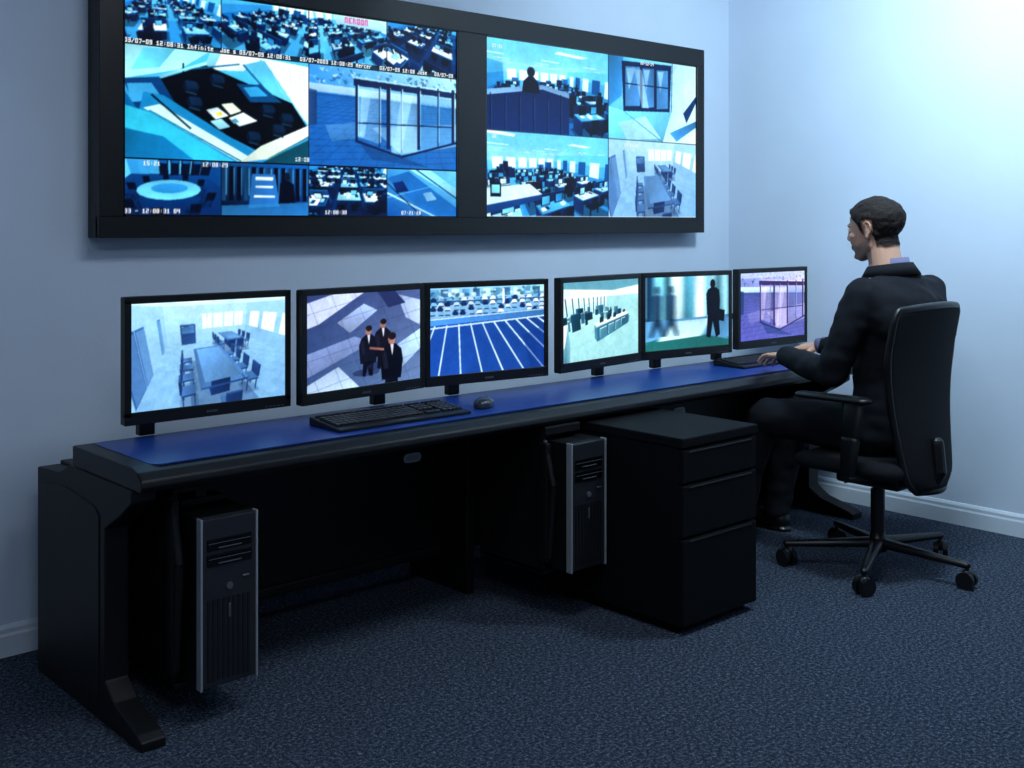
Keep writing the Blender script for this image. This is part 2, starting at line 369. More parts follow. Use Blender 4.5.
def glassdoor(c,fr=(18,36,80),a=(60,150,220),b=(25,95,175),lt=(190,238,252)):
    c.grad(a,lt,b,a)
    for k in range(110):
        x=g0.uniform(0,100); y=g0.uniform(0,20); c.poly([(x,y),(x+g0.uniform(1,4),y+g0.uniform(-2,1)),(x+g0.uniform(1,3),y+g0.uniform(1,5))],[(30,95,140),(110,190,225),(20,70,110),(200,235,245)][k%4],.6)
    c.poly([(0,20),(100,26),(100,32),(0,28)],(190,225,240),.8)
    c.poly([(0,28),(100,34),(100,100),(0,100)],b,.75)
    for k in range(22): c.line(0,30+k*k*.2,100,34+k*k*.16,.35,(12,60,125),.5)
    for k in range(22): c.line(k*12-90,100,26+k*3.5,30,.35,(12,60,125),.45)
    c.poly([(40,60),(100,50),(100,74),(60,86)],lt,.4); c.poly([(10,60),(30,56),(34,70),(14,76)],lt,.2)
    c.poly([(28,12),(100,17),(100,23),(28,19)],fr); c.poly([(28,10),(100,15),(100,17),(28,12)],lt,.7)
    for x,w in [(30,1.8),(45,1.0),(51,2.6),(60,1.0),(72,2.2),(86,1.2),(97,2.2)]:
        c.rect(x-w/2,14,x+w/2,84-abs(x-60)*.35,fr); c.rect(x+w/2,18,x+w/2+.6,80-abs(x-60)*.35,lt,.8)
    c.poly([(31,20),(45,20),(45,76),(31,70)],lt,.35); c.poly([(53,22),(71,24),(71,82),(53,86)],lt,.45); c.poly([(73,24),(96,25),(96,74),(73,80)],a,.4)
    c.poly([(33,22),(40,22),(35,70),(32,69)],lt,.4); c.poly([(60,24),(68,24),(60,82),(54,84)],lt,.4)
    c.line(29,74,60,88,1.3,fr); c.line(60,88,100,70,1.3,fr); c.line(31,56,97,54,.7,fr)
    c.poly([(30,72),(60,88),(80,98),(40,92)],(10,40,90),.35)
    c.poly([(0,26),(5,27),(5,60),(0,62)],(30,60,110),.8)

# --- left wall display : 4x4 grid
A=Cv(460,256)
A.tile(0,0,.25,.25); office(A,11,.5,(5,0,3.0),(6,7,.0),60)
A.tile(.25,0,.5,.25); office(A,12,.55,(9,1,2.9),(5,6.5,0),70)
A.tile(.5,0,.75,.25); office(A,13,.6,(3,2,2.9),(6,7.5,0),66); A.poly([(30,0),(100,0),(100,24),(34,20)],(170,222,242))
A.text(45,5,3,'NEROON',(215,60,130))
A.tile(.75,0,1,.25); office(A,14,.2,(7,2,3.0),(5,6.0,0),64)
A.tile(0,.25,.5,.75)
A.grad((90,210,238),(80,195,238),(8,95,170),(40,150,210))
A.poly([(0,0),(45,0),(28,20),(0,32)],(165,235,248)); A.poly([(10,4),(26,2),(18,20),(4,24)],(100,200,230)); A.poly([(45,0),(75,0),(62,16),(40,18)],(225,248,245)); A.poly([(44,2),(50,2),(46,16),(41,16)],(130,205,225))
A.poly([(72,2),(100,6),(100,62),(78,22)],(238,252,255)); A.poly([(62,10),(74,4),(96,54),(80,44)],(95,200,235)); A.line(62,10,82,44,1,(20,80,130))
for k in range(8): A.line(76+k*3,4+k*1,84+k*2.2,34+k*5,.5,(150,210,235),.6)
A.poly([(18,30),(42,14),(90,42),(100,66),(74,92),(16,48)],(3,8,16))
A.poly([(0,32),(18,28),(30,62),(10,72)],(10,60,115)); A.poly([(2,36),(14,34),(20,48),(4,52)],(60,160,210)); A.poly([(0,40),(12,70),(0,100)],(8,105,165))
A.poly([(10,42),(20,44),(72,94),(62,100),(8,58)],(24,130,185)); A.poly([(0,54),(14,60),(58,100),(0,100)],(50,185,215)); A.poly([(0,74),(20,80),(36,100),(0,100)],(16,120,175))
A.poly([(10,56),(18,52),(68,97),(60,100)],(200,240,238)); A.line(13,58,62,100,.8,(30,110,150))
A.poly([(60,100),(72,84),(100,62),(100,72),(76,96)],(222,240,228)); A.poly([(72,100),(100,76),(100,100)],(14,70,90)); A.line(76,96,100,73,.8,(60,130,140))
A.poly([(42,54),(48,51),(54,58),(47,62)],wh); A.poly([(50,48),(56,46),(61,53),(55,57)],(225,245,220)); A.poly([(54,60),(62,54),(70,61),(60,67)],wh); A.poly([(44,64),(50,61),(55,68),(49,71)],(150,215,235))
A.poly([(47,56),(50,55),(51,58),(48,59)],(240,220,60)); A.poly([(55,62),(58,60),(60,63),(57,65)],(90,150,180))
A.poly([(58,28),(72,27),(84,42),(66,44)],(14,70,120)); A.poly([(62,31),(70,29),(76,37),(66,39)],(50,160,215))
for x,y in [(34,34),(48,26),(76,50),(87,57),(36,48),(68,76),(82,68)]: A.ell(x,y,4.5,6,(8,22,42)); A.poly([(x-3,y-5),(x+3,y-4),(x+4,y+2),(x-2,y+3)],(14,40,70)); A.line(x-3,y+5,x+3,y+7,.6,(30,70,100))
A.line(14,44,34,72,1.0,nk); A.line(30,20,60,10,.8,(20,90,140)); A.line(30,14,30,32,.8,nk); A.line(18,28,42,12,1.2,(150,225,240))
A.tile(.5,.25,1,.75); glassdoor(A)
A.tile(0,.75,.25,1); s=S3(A,(0,-3.2,2.7),(0.2,.2,.6),70,PB)
s.grid((-4,-3,0),(8,0,0),(0,7,0),10,10,lambda u,v:.2+.1*v); s.grid((-4,4,0),(8,0,0),(0,0,3),8,3,lambda u,v:.55+.2*u); s.grid((-4,-3,0),(0,7,0),(0,0,3),8,3,lambda u,v:.7); s.grid((4,-3,0),(0,7,0),(0,0,3),8,3,lambda u,v:.3)
for k in range(5): s.box(-1+k*1.1,3.6,0,-.1+k*1.1,3.95,2.1,.15); s.box(-.9+k*1.1,3.5,1.2,-.2+k*1.1,3.6,1.9,.75,bias=.3)
for k in range(9):
    an=k*.698+.3; chairs(s,2.1*math.cos(an),1.35*math.sin(an),0,1 if math.sin(an)>0 else -1,.1)
s.quad([(1.7*math.cos(k*.3142),.95*math.sin(k*.3142),.74) for k in range(20)],.72,bias=1.2); s.quad([(1.0*math.cos(k*.3142),.5*math.sin(k*.3142),.745) for k in range(20)],.55,bias=1.4); s.draw()
A.tile(.25,.75,.5,1); A.grad((20,70,120),mb,nk,db)
for k in range(12): A.rect(k*8.4,8,k*8.4+5,70,nk if k%3 else (20,60,100)); A.rect(k*8.4+5,10,k*8.4+6,60,cy,.5)
A.poly([(34,20),(60,20),(66,80),(30,84)],(40,110,180)); A.rect(38,26,58,32,wh); A.rect(38,42,58,46,wh); A.rect(36,60,60,64,wh); A.poly([(66,36),(74,30),(82,38),(84,76),(64,76)],nk); A.ell(74,24,4,8,(14,26,48)); A.poly([(0,80),(100,72),(100,100),(0,100)],(50,140,205),.7)
A.tile(.5,.75,.75,1); office(A,21,.15,(6,3,3),(6,7,0),56,rows=6,cols=5)
A.tile(.75,.75,1,1); A.grad((60,155,215),(110,200,235),(14,80,165),(60,150,210)); A.poly([(0,20),(30,5),(100,80),(100,100),(60,100)],(30,110,185)); A.poly([(30,0),(60,0),(100,40),(100,60)],(140,218,242)); A.line(0,50,70,100,2,(180,230,245)); A.line(40,0,100,60,1.5,db); A.poly([(8,30),(22,25),(30,45),(14,50)],db); A.line(0,30,50,100,1,nk); A.line(0,60,100,20,.8,(120,200,235),.7); A.poly([(50,50),(62,46),(70,62),(56,66)],(180,230,245),.6)
A.tile(0,0,1,1); A.photo(.9,.03,4,1)
for x in (25,50,75):
    A.rect(x-.15,0,x+.15,25,(4,12,30)); A.rect(x-.15,75,x+.15,100,(4,12,30))
A.rect(49.85,26,50.15,75,(4,12,30)); A.rect(0,74.7,100,75.3,(4,12,30))
A.rect(0,23.4,100,26.2,(3,8,20),.8)
A.text(.5,23.5,2,'03/07-09 12:08:31 Infinite  Joe s 03/07-09 12:08:31   03/07-2003 12:08:29 Mercer   03/07-09 12:08 Jose   03/07-09',(225,235,240))
A.text(46,71.5,2,'12:08'); A.text(.5,96.8,2,'03 - 12:08:31 04',(240,240,240)); A.text(5,76,2,'15:21',(240,240,240)); A.text(55,96.8,2,'12:08:30',(240,240,240)); A.text(20,75.6,2,'12:08:29',(230,235,240)); A.text(80,96.8,2,'07:21:18',(240,240,240))
IMG_A=A.get()
# --- right wall display 2x2
B=Cv(460,256)
B.tile(0,0,.54,.515); s=office(B,31,.42,(3.2,-.5,2.5),(6,9,1.1),70)
B.poly([(0,62),(44,50),(66,57),(66,100),(0,100)],(14,40,96)); B.poly([(0,57),(44,46),(66,52),(66,58),(44,51),(0,63)],(120,170,215))
for k in range(6): B.line(k*11+4,60-k*1,k*11+4,100,.7,(6,20,60)); B.line(k*11+5,62,k*11+5,100,.4,(50,90,150),.7)
B.poly([(28,56),(29,44),(33,38),(37,38),(41,44),(42,56)],nk); B.ell(35,33,3.2,5.5,(10,20,40))
B.tile(0,.515,.54,1); office(B,32,.5,(2,-.3,2.6),(7,9,.9),68)
B.poly([(0,66),(34,60),(44,72),(0,86)],(205,238,248)); B.poly([(0,86),(44,72),(44,78),(0,96)],(14,60,125)); B.rect(4,60,12,76,nk); B.rect(5,62,11,72,cy)
B.tile(.54,0,1,.515); B.grad((80,190,235),(160,225,245),(100,200,235),(200,240,250))
B.poly([(0,0),(16,0),(14,48),(0,62)],(50,140,205)); B.poly([(14,6),(70,4),(68,62),(16,66)],(10,34,80))
for x0,x1 in [(18,34),(37,50),(53,66)]: B.poly([(x0,12),(x1,11),(x1,58),(x0,60)],(70,140,200)); B.poly([(x0+1,14),(x1-5,13),(x0+4,40)],(170,220,245),.6); B.rect(x0,32,x1,33.5,(10,34,80))
B.poly([(28,14),(36,14),(44,60),(36,60)],(200,235,250),.5); B.poly([(0,62),(16,66),(70,62),(60,100),(0,100)],(110,205,238)); B.poly([(10,80),(40,70),(58,96),(20,100)],wh,.5); B.poly([(72,0),(100,0),(100,100),(60,100),(70,62)],(190,238,250)); B.poly([(84,62),(100,38),(100,46),(88,74)],(14,50,105)); B.poly([(68,88),(100,70),(100,78),(76,98)],(60,140,200)); B.line(16,66,60,100,.6,(60,150,200)); B.line(71,0,70,62,1,(50,120,180)); B.line(84,0,84,60,.5,(150,205,230))
B.tile(.54,.515,1,1); meeting(B)
B.tile(0,0,1,1); B.photo(.9,.03,4,2); B.rect(53.8,0,54.1,100,(8,20,45)); B.rect(0,51.3,100,51.7,(8,20,45)); B.rect(0,0,.5,100,(210,235,245)); B.rect(0,99,100,100,(210,235,245))
B.text(70,2,2,'22-12-14'); B.text(3,4,2,'07:21'); B.text(3,54,2,'03'); B.text(62,54,2,'07:21:18')
IMG_B=B.get()

# --- desk monitors
def mon_img(i):
    c=Cv(230,144)
    ph=(.9,.03,3,10+i)
    if i==0:
        meeting(c)
    elif i==1:
        c.grad((50,66,118),(80,98,150),(60,86,135),(105,132,175))
        c.poly([(0,8),(22,0),(48,0),(10,30),(0,34)],(200,212,240)); c.poly([(25,30),(48,12),(60,20),(36,42)],(150,170,210))
        c.poly([(78,4),(100,12),(100,40),(86,30)],(170,190,225)); c.poly([(0,60),(40,46),(55,54),(0,84)],(120,140,185)); c.poly([(60,72),(100,44),(100,66),(72,96)],(160,188,222)); c.poly([(0,92),(26,76),(44,100),(0,100)],(175,198,226)); c.poly([(60,0),(76,0),(86,14),(70,18)],(40,52,100))
        for k in range(7): c.line(0,20+k*16,100,-10+k*16,.4,(40,55,100),.4)
        for k in range(7): c.line(-20+k*20,0,10+k*20,100,.4,(40,55,100),.4)
        for x,y,s,co in [(52,44,8,(16,18,36)),(65,38,8,(20,18,32)),(73,56,10,(9,10,24))]:
            c.ell(x-2,y+s*5.2,s*1.5,s*.5,(30,40,80),.6)
            c.poly([(x-s*.9,y+s*4),(x-s*1.05,y+s*1.6),(x-s*.8,y+s*.7),(x-s*.3,y+.2*s),(x+s*.4,y+.2*s),(x+s*.9,y+s*.8),(x+s*1.05,y+s*2),(x+s*.85,y+s*4)],co)
            c.poly([(x-s*.6,y+s*3.8),(x+s*.6,y+s*3.8),(x+s*.45,y+s*5.8),(x+.05*s,y+s*5.6),(x-s*.1,y+s*4.5),(x-s*.35,y+s*5.8),(x-s*.65,y+s*5.6)],(12,13,28))
            c.poly([(x-s*.9,y+s*1.2),(x-s*.5,y+s*.9),(x-s*.3,y+s*2.8),(x-s*.7,y+s*2.9)],(34,36,60),.7)
            c.ell(x,y-s*.35,s*.34,s*.62,(160,116,104)); c.ell(x+.05*s,y-s*.65,s*.36,s*.4,(30,24,28)); c.poly([(x-s*.12,y+s*.25),(x+s*.18,y+s*.25),(x+s*.06,y+s*1.5)],(215,220,235))
        c.line(53,60,66,63,1.6,(150,104,96))
    elif i==2:
        c.grad((190,225,245),(150,205,240),(30,80,160),(20,60,140))
        c.rect(0,0,100,12,(150,205,235)); 
        for k in range(12): c.rect(k*9,2,k*9+6,11,[(90,150,200),(60,110,160),(200,230,245)][k%3])
        c.rect(0,12,100,20,(50,100,155))
        g=rngs(7)
        for k in range(50): x=g.uniform(0,100); y=g.uniform(2,16); c.ell(x,y,g.uniform(1,3),g.uniform(1,3),[(40,90,110),(90,150,170),wh][k%3],.7)
        for r in range(4):
            for k in range(16):
                x=k*6.4+g.uniform(-1,1); y=13+r*5.2; co=[wh,(20,50,100),(120,180,220),(190,215,235)][g.randint(4)]; c.ell(x+2.4,y,2.2,1.8,co); c.ell(x+2.4,y+1.5,2.9,1.4,co); c.rect(x+.5,y+2.3,x+4.6,y+3.2,(10,24,50))
        c.poly([(0,35),(100,29),(100,100),(0,100)],(30,76,160))
        c.poly([(0,35),(100,29),(100,37),(0,43)],(70,135,205))
        for k in range(14):
            xt=k*10-16; c.line(xt,44-k*.4,xt*1.9-20,104,1.2,(205,235,252))
        c.line(0,46,100,38,1.1,(205,235,252)); c.line(0,36,100,30,.7,(205,235,252)); c.rect(62,3,64,20,(230,240,250)); c.poly([(80,60),(100,50),(100,100),(88,100)],(20,55,135),.5)
    elif i==3:
        s=S3(c,(1,-1,2.9),(5.2,6,.6),64,PL)
        s.grid((-2,-1,0),(14,0,0),(0,15,0),14,14,lambda u,v:.66+.15*v); s.grid((-2,14,0),(14,0,0),(0,0,3),14,3,lambda u,v:.75+.2*v); s.grid((12,-1,0),(0,15,0),(0,0,3),12,3,lambda u,v:.7); s.grid((-2,-1,3),(14,0,0),(0,15,0),14,14,lambda u,v:.9+.05*v+.08*(int(u*14)%2)); s.grid((-2,-1,0),(0,15,0),(0,0,3),10,3,lambda u,v:.85)
        g=rngs(5)
        for k in range(10): s.box(-1.5+k*1.3,13,0,-1.3+k*1.3,13.2,3,.4)
        for k in range(26): x=g.uniform(-1,11); y=g.uniform(6,13); s.box(x,y,0,x+g.uniform(.3,1.2),y+.5,g.uniform(.6,1.6),g.uniform(.1,.9))
        s.box(3,3.4,0,9,4.1,1.05,.55); s.box(2.9,3.3,1.05,9.1,4.2,1.12,.95,bias=.3)
        for k in range(5): s.box(3.3+k*1.2,3.2,.2,4.2+k*1.2,3.35,.9,.8,bias=.5); s.box(3.6+k*1.1,3.8,1.12,4.1+k*1.1,3.9,1.5,.08,bias=.6)
        s.box(-1.5,2,0,.5,5,1.4,.9); s.man(6,5.2,.1); s.man(8,7,.15); s.man(3,8,.1); s.draw()
    elif i==4:
        c.grad((40,100,125),(190,238,245),(100,165,205),(40,100,130))
        for k,(x,w,co) in enumerate([(0,8,(24,60,94)),(10,12,(130,212,235)),(22,5,(50,100,115)),(30,14,(210,246,250)),(46,10,(80,160,185)),(58,12,(232,252,254)),(72,8,(140,205,220)),(84,6,(60,115,135)),(92,8,(160,220,235))]): c.rect(x,0,x+w,62,co)
        c.poly([(0,60),(100,56),(100,100),(0,100)],(95,160,205)); c.poly([(0,88),(50,76),(100,92),(100,100),(0,100)],(36,110,110)); c.poly([(30,62),(80,60),(66,84),(14,88)],(195,236,248))
        for x in (14,30): c.ell(x,18,2.5,6,(30,60,84)); c.poly([(x-5,27),(x,22),(x+5,27),(x+4,60),(x-4,60)],(26,54,86),.85); c.poly([(x-4,58),(x+4,58),(x+8,82),(x+5,82),(x,66),(x-6,82),(x-9,82)],(20,44,70),.85)
        c.blurx(16)
        x=80; c.ell(x,12,3.2,6.5,(12,18,32)); c.poly([(x-8,26),(x-6,20),(x-2,17),(x+4,17),(x+8,21),(x+9,36),(x+8,56),(x-7,56)],(9,16,32)); c.poly([(x-6,54),(x+7,54),(x+9,84),(x+4,88),(x,64),(x-3,88),(x-8,86)],(8,13,28)); c.poly([(x+8,48),(x+15,50),(x+14,66),(x+7,64)],(10,12,26))
        c.blurx(2)
    else:
        glassdoor(c,(56,44,100),(140,150,215),(84,86,165),(225,215,250)); c.rect(0,0,100,8,(200,215,240),.6)
    c.tile(0,0,1,1); c.photo(*ph)
    return c.get()
def screen_mesh(name,img,w,h,parent,y=0.0,cx=0,cz=0,m=None):
    ny,nx=img.shape[:2]
    xs=np.linspace(-w/2,w/2,nx)+cx; zs=np.linspace(h/2,-h/2,ny)+cz
    X,Z=np.meshgrid(xs,zs); co=np.stack([X,np.full_like(X,y),Z],-1).reshape(-1,3)
    idx=np.arange(nx*ny).reshape(ny,nx)
    f=np.stack([idx[1:,:-1],idx[1:,1:],idx[:-1,1:],idx[:-1,:-1]],-1).reshape(-1,4)
    me=bpy.data.meshes.new(name); me.vertices.add(nx*ny); me.vertices.foreach_set('co',co.ravel())
    me.loops.add(f.size); me.loops.foreach_set('vertex_index',f.ravel().astype(np.int32))
    me.polygons.add(len(f)); me.polygons.foreach_set('loop_start',np.arange(0,f.size,4,dtype=np.int32))
    try: me.polygons.foreach_set('loop_total',np.full(len(f),4,dtype=np.int32))
    except Exception: pass
    me.update(); me.validate()
    at=me.color_attributes.new('Col','FLOAT_COLOR','POINT')
    cc=np.ones((nx*ny,4)); cc[:,:3]=s2l(img.reshape(-1,3)); at.data.foreach_set('color',cc.ravel())
    me.materials.append(m or M['screen'])
    o=bpy.data.objects.new(name,me); col.objects.link(o); o.parent=parent
    return o

# ------------------------------------------------------------ video wall
vw=empty('video_wall_display',(0,0,0))
x0,x1,z0,z1=1.078*K,3.375*K,.964*K,1.647*K; yf=2.65*K
bm=bmesh.new()
SL=(1.137*K,2.183*K); SR=(2.294*K,3.335*K); sz0,sz1=1.016*K,1.5836*K
addbox(bm,(x0,yf+.012,z0),(x1,YB-.002,z1),.004)
for a,b in [((x0,yf,z0),(x1,yf+.03,sz0)),((x0,yf,sz1),(x1,yf+.03,z1)),((x0,yf,sz0),(SL[0],yf+.03,sz1)),((SL[1],yf,sz0),(SR[0],yf+.03,sz1)),((SR[1],yf,sz0),(x1,yf+.03,sz1))]:
    addbox(bm,a,b,.0015,1)
finish(bm,'frame',M['plastic'],vw)
for nm,S,im in (('picture_left',SL,IMG_A),('picture_right',SR,IMG_B)):
    screen_mesh(nm,im,S[1]-S[0]-.004,sz1-sz0-.004,vw,y=yf+.008,cx=(S[0]+S[1])/2,cz=(sz0+sz1)/2)
    bm=bmesh.new()
    t=.006
    for a,b in [((S[0],yf+.001,sz0),(S[1],yf+.011,sz0+t)),((S[0],yf+.001,sz1-t),(S[1],yf+.011,sz1)),((S[0],yf+.001,sz0),(S[0]+t,yf+.011,sz1)),((S[1]-t,yf+.001,sz0),(S[1],yf+.011,sz1))]: addbox(bm,a,b)
    finish(bm,nm+'_bezel',M['gloss'],vw)

# ------------------------------------------------------------ desk
DT=.53*K; DB=.487*K
desk=empty('control_console_desk')
DX0,DX1=.915*K,3.46*K
prof=[(2.392,.53),(2.102,.53),(2.072,.523),(2.052,.510),(2.048,.498),(2.056,.487),(2.392,.487)]
bm=bmesh.new(); addprism(bm,[(a*K,b*K) for a,b in prof],'x',DX0,DX1,.004)
finish(bm,'desktop_edge',M['edge'],desk)
def rrect(x0,y0,x1,y1,r,n=6):
    pts=[]
    for cx,cyy,a0 in ((x1-r,y1-r,0),(x0+r,y1-r,90),(x0+r,y0+r,180),(x1-r,y0+r,270)):
        for k in range(n+1):
            a=math.radians(a0+90*k/n); pts.append((cx+r*math.cos(a),cyy+r*math.sin(a)))
    return pts
bm=bmesh.new(); addprism(bm,rrect(.955*K,2.090*K,3.44*K,2.385*K,.03),'z',DT-.002,DT+.0015)
finish(bm,'blue_worksurface',M['blue'],desk)
def cleg(name,xa,xb,foot=True):
    if foot:
        pr=[(2.587,0),(2.587,.455),(2.46,.463),(2.405,.487),(2.09,.487),(2.09,.462),(2.14,.43),(2.215,.39),(2.215,.085),(2.17,.055),(2.065,.028),(2.045,.018),(2.045,0)]
    else:
        pr=[(2.587,0),(2.587,.455),(2.46,.463),(2.405,.487),(2.20,.487),(2.20,.46),(2.33,.43),(2.33,0)]
    bm=bmesh.new(); addprism(bm,[(a*K,b*K) for a,b in pr],'x',xa*K,xb*K,.004,2); return finish(bm,name,M['black2'],desk)
cleg('end_leg_left',.912,.962); cleg('end_leg_right',3.40,3.46); cleg('mid_leg_1',1.95,1.975,False); cleg('mid_leg_2',2.62,2.645,False)
bm=bmesh.new()
addprism(bm,[(2.565*K,.04*K),(2.565*K,.425*K),(2.42*K,.44*K),(2.26*K,.425*K),(2.24*K,.41*K),(2.24*K,.04*K)],'x',.912*K-.003,.912*K+.002,.0015,1)
finish(bm,'side_cover_plate',M['black2'],desk)
bm=bmesh.new()
addbox(bm,(.962*K,2.455*K,.10*K),(3.40*K,2.475*K,.487*K-.004),.003)
addbox(bm,(.962*K,2.567*K,.05*K),(3.40*K,2.585*K,.455*K),.003)
addbox(bm,(.962*K,2.462*K,.445*K),(3.40*K,2.587*K,.463*K),.004)
addbox(bm,(.962*K,2.44*K,.085*K),(3.40*K,2.585*K,.112*K),.008)
addbox(bm,(.962*K,2.385*K,.455*K),(3.40*K,2.46*K,.487*K),.003)
finish(bm,'rear_cabinet',M['black2'],desk)
bm=bmesh.new()
for x in (1.86,2.99):
    addprism(bm,rrect(x*K-.038,.363*K-.016,x*K+.038,.363*K+.016,.0155),'y',2.455*K-.003,2.455*K+.002)
finish(bm,'cable_slot_trim',M['slot'],desk)
bm=bmesh.new()
for x in (1.86,2.99):
    addprism(bm,rrect(x*K-.028,.363*K-.0085,x*K+.028,.363*K+.0085,.008),'y',2.455*K-.0045,2.455*K-.002)
finish(bm,'cable_slot_insert',mat('slot_insert',(165,170,175),0.6,var=.02),desk)

# ------------------------------------------------------------ monitors
MW,MH=.405*K,.275*K
def monitor(i,xc,yc,rz,postx,posty):
    zc=.7045*K
    e=empty('desktop_monitor',(xc,yc,zc),rz)
    bm=bmesh.new(); bz=.020; bb=.036
    addbox(bm,(-MW/2,.006,-MH/2),(MW/2,.034,MH/2),.005)
    addbox(bm,(-MW*.36,.03,-MH*.36),(MW*.36,.05,MH*.36),.01)
    for a,b in [((-MW/2,0,-MH/2),(MW/2,.012,-MH/2+bb)),((-MW/2,0,MH/2-bz),(MW/2,.012,MH/2)),((-MW/2,0,-MH/2+bb*.6),(-MW/2+bz,.012,MH/2-bz*.5)),((MW/2-bz,0,-MH/2+bb*.6),(MW/2,.012,MH/2-bz*.5))]:
        addbox(bm,a,b,.002,1)
    finish(bm,'housing',M['plastic'],e)
    screen_mesh('picture',mon_img(i),MW-2*bz,MH-bz-bb,e,y=.0035,cz=(bb-bz)/2)
    bm=bmesh.new()
    for k in range(7): addbox(bm,(-.018+k*.0052,-.0008,-MH/2+.012),(-.0148+k*.0052,.001,-MH/2+.0185))
    finish(bm,'badge',M['grey'],e)
    bm=bmesh.new()
    for k in range(5): addbox(bm,(MW/2-.09+k*.014,-.0008,-MH/2+.006),(MW/2-.083+k*.014,.001,-MH/2+.009))
    finish(bm,'buttons',M['grey'],e)
    inv=Matrix.Translation((xc,yc,zc))@Matrix.Rotation(rz,4,'Z'); inv=inv.inverted()
    bm=bmesh.new()
    addbox(bm,(postx-.024,posty-.012,DT),(postx+.024,posty+.018,DT+.10),.004)
    addcyl(bm,(postx,posty+.002,DT+.05),(postx,posty+.002,DT+.20),.016)
    bc=Vector((xc,yc,0))+Matrix.Rotation(rz,3,'Z')@Vector((0,.052,0))
    zz=DT+.19
    addtube(bm,[(postx,posty+.002,zz),(bc.x,bc.y+.006,zz)],.014)
    o=finish(bm,'stand',M['plastic'],e); o.data.transform(inv)
    return e
a=math.radians(6.5); PY=2.405*K
y0=2.33*K
monitor(0,(1.002+.2035)*K,y0,0,1.083*K,PY)
def pair(i,xm,pa,pb,aa=a):
    ca,sa=math.cos(aa),math.sin(aa); ym=y0+.03
    monitor(i,xm-MW/2*ca-.002,ym-MW/2*sa,aa,pa,PY); monitor(i+1,xm+MW/2*ca+.002,ym-MW/2*sa,-aa,pb,PY)
pair(1,1.826*K,1.711*K,1.96*K,math.radians(7)); pair(3,2.684*K,2.539*K,2.81*K)
monitor(5,(3.156+.2035)*K,y0,-.02,3.13*K,PY)

# ------------------------------------------------------------ keyboards / mouse
def keyboard(x,y,rz=0,w=.47,d=.16):
    e=empty('computer_keyboard',(x,y,DT+.0015),rz)
    bm=bmesh.new(); addprism(bm,[(-d/2,0),(d/2,0),(d/2,.026),(-d/2,.010)],'x',-w/2,w/2,.003); finish(bm,'base',M['plastic'],e)
    bm=bmesh.new(); fs=w/.45; fd=d/.15
    rows=[(.058,.010),(.034,.016),(.016,.016),(-.002,.016),(-.020,.016),(-.038,.016)]
    for ri,(yy,dd) in enumerate(rows):
        yy*=fd; dd*=fd; z=.018+yy*.10
        segs=[(-.215,.075,15 if ri else 13),(.083,.135,3),(.143,.215,4)]
        for a_,b_,n in segs:
            a_*=fs;b_*=fs
            if ri==4 and n==3: continue
            st=(b_-a_)/n
            for k in range(n):
                if ri==5 and n>=13 and 4<=k<=8:
                    if k==4: xa=a_+k*st+.001; xb=a_+9*st-.001
                    else: continue
                else: xa=a_+k*st+.001; xb=a_+(k+1)*st-.001
                addbox(bm,(xa,yy-dd/2+.001,z-.002),(xb,yy+dd/2-.001,z+.007),.0015,1)
    finish(bm,'keys',M['key'],e)
keyboard(1.600*K,2.188*K,0,.50,.165); keyboard(3.165*K,2.245*K)
e=empty('computer_mouse',(1.885*K,2.185*K,DT+.0015),-.9)
organic('shell',[[((0,-.024,.012),(.032,.038,.024)),((0,.034,.010),(.028,.032,.015)),((0,0,.002),(.034,.062,.002))]],.0025,4,M['mouse'],e)
bm=bmesh.new(); addcyl(bm,(-.004,.042,.021),(.004,.042,.021),.009,n=16); finish(bm,'wheel',M['grey'],e)

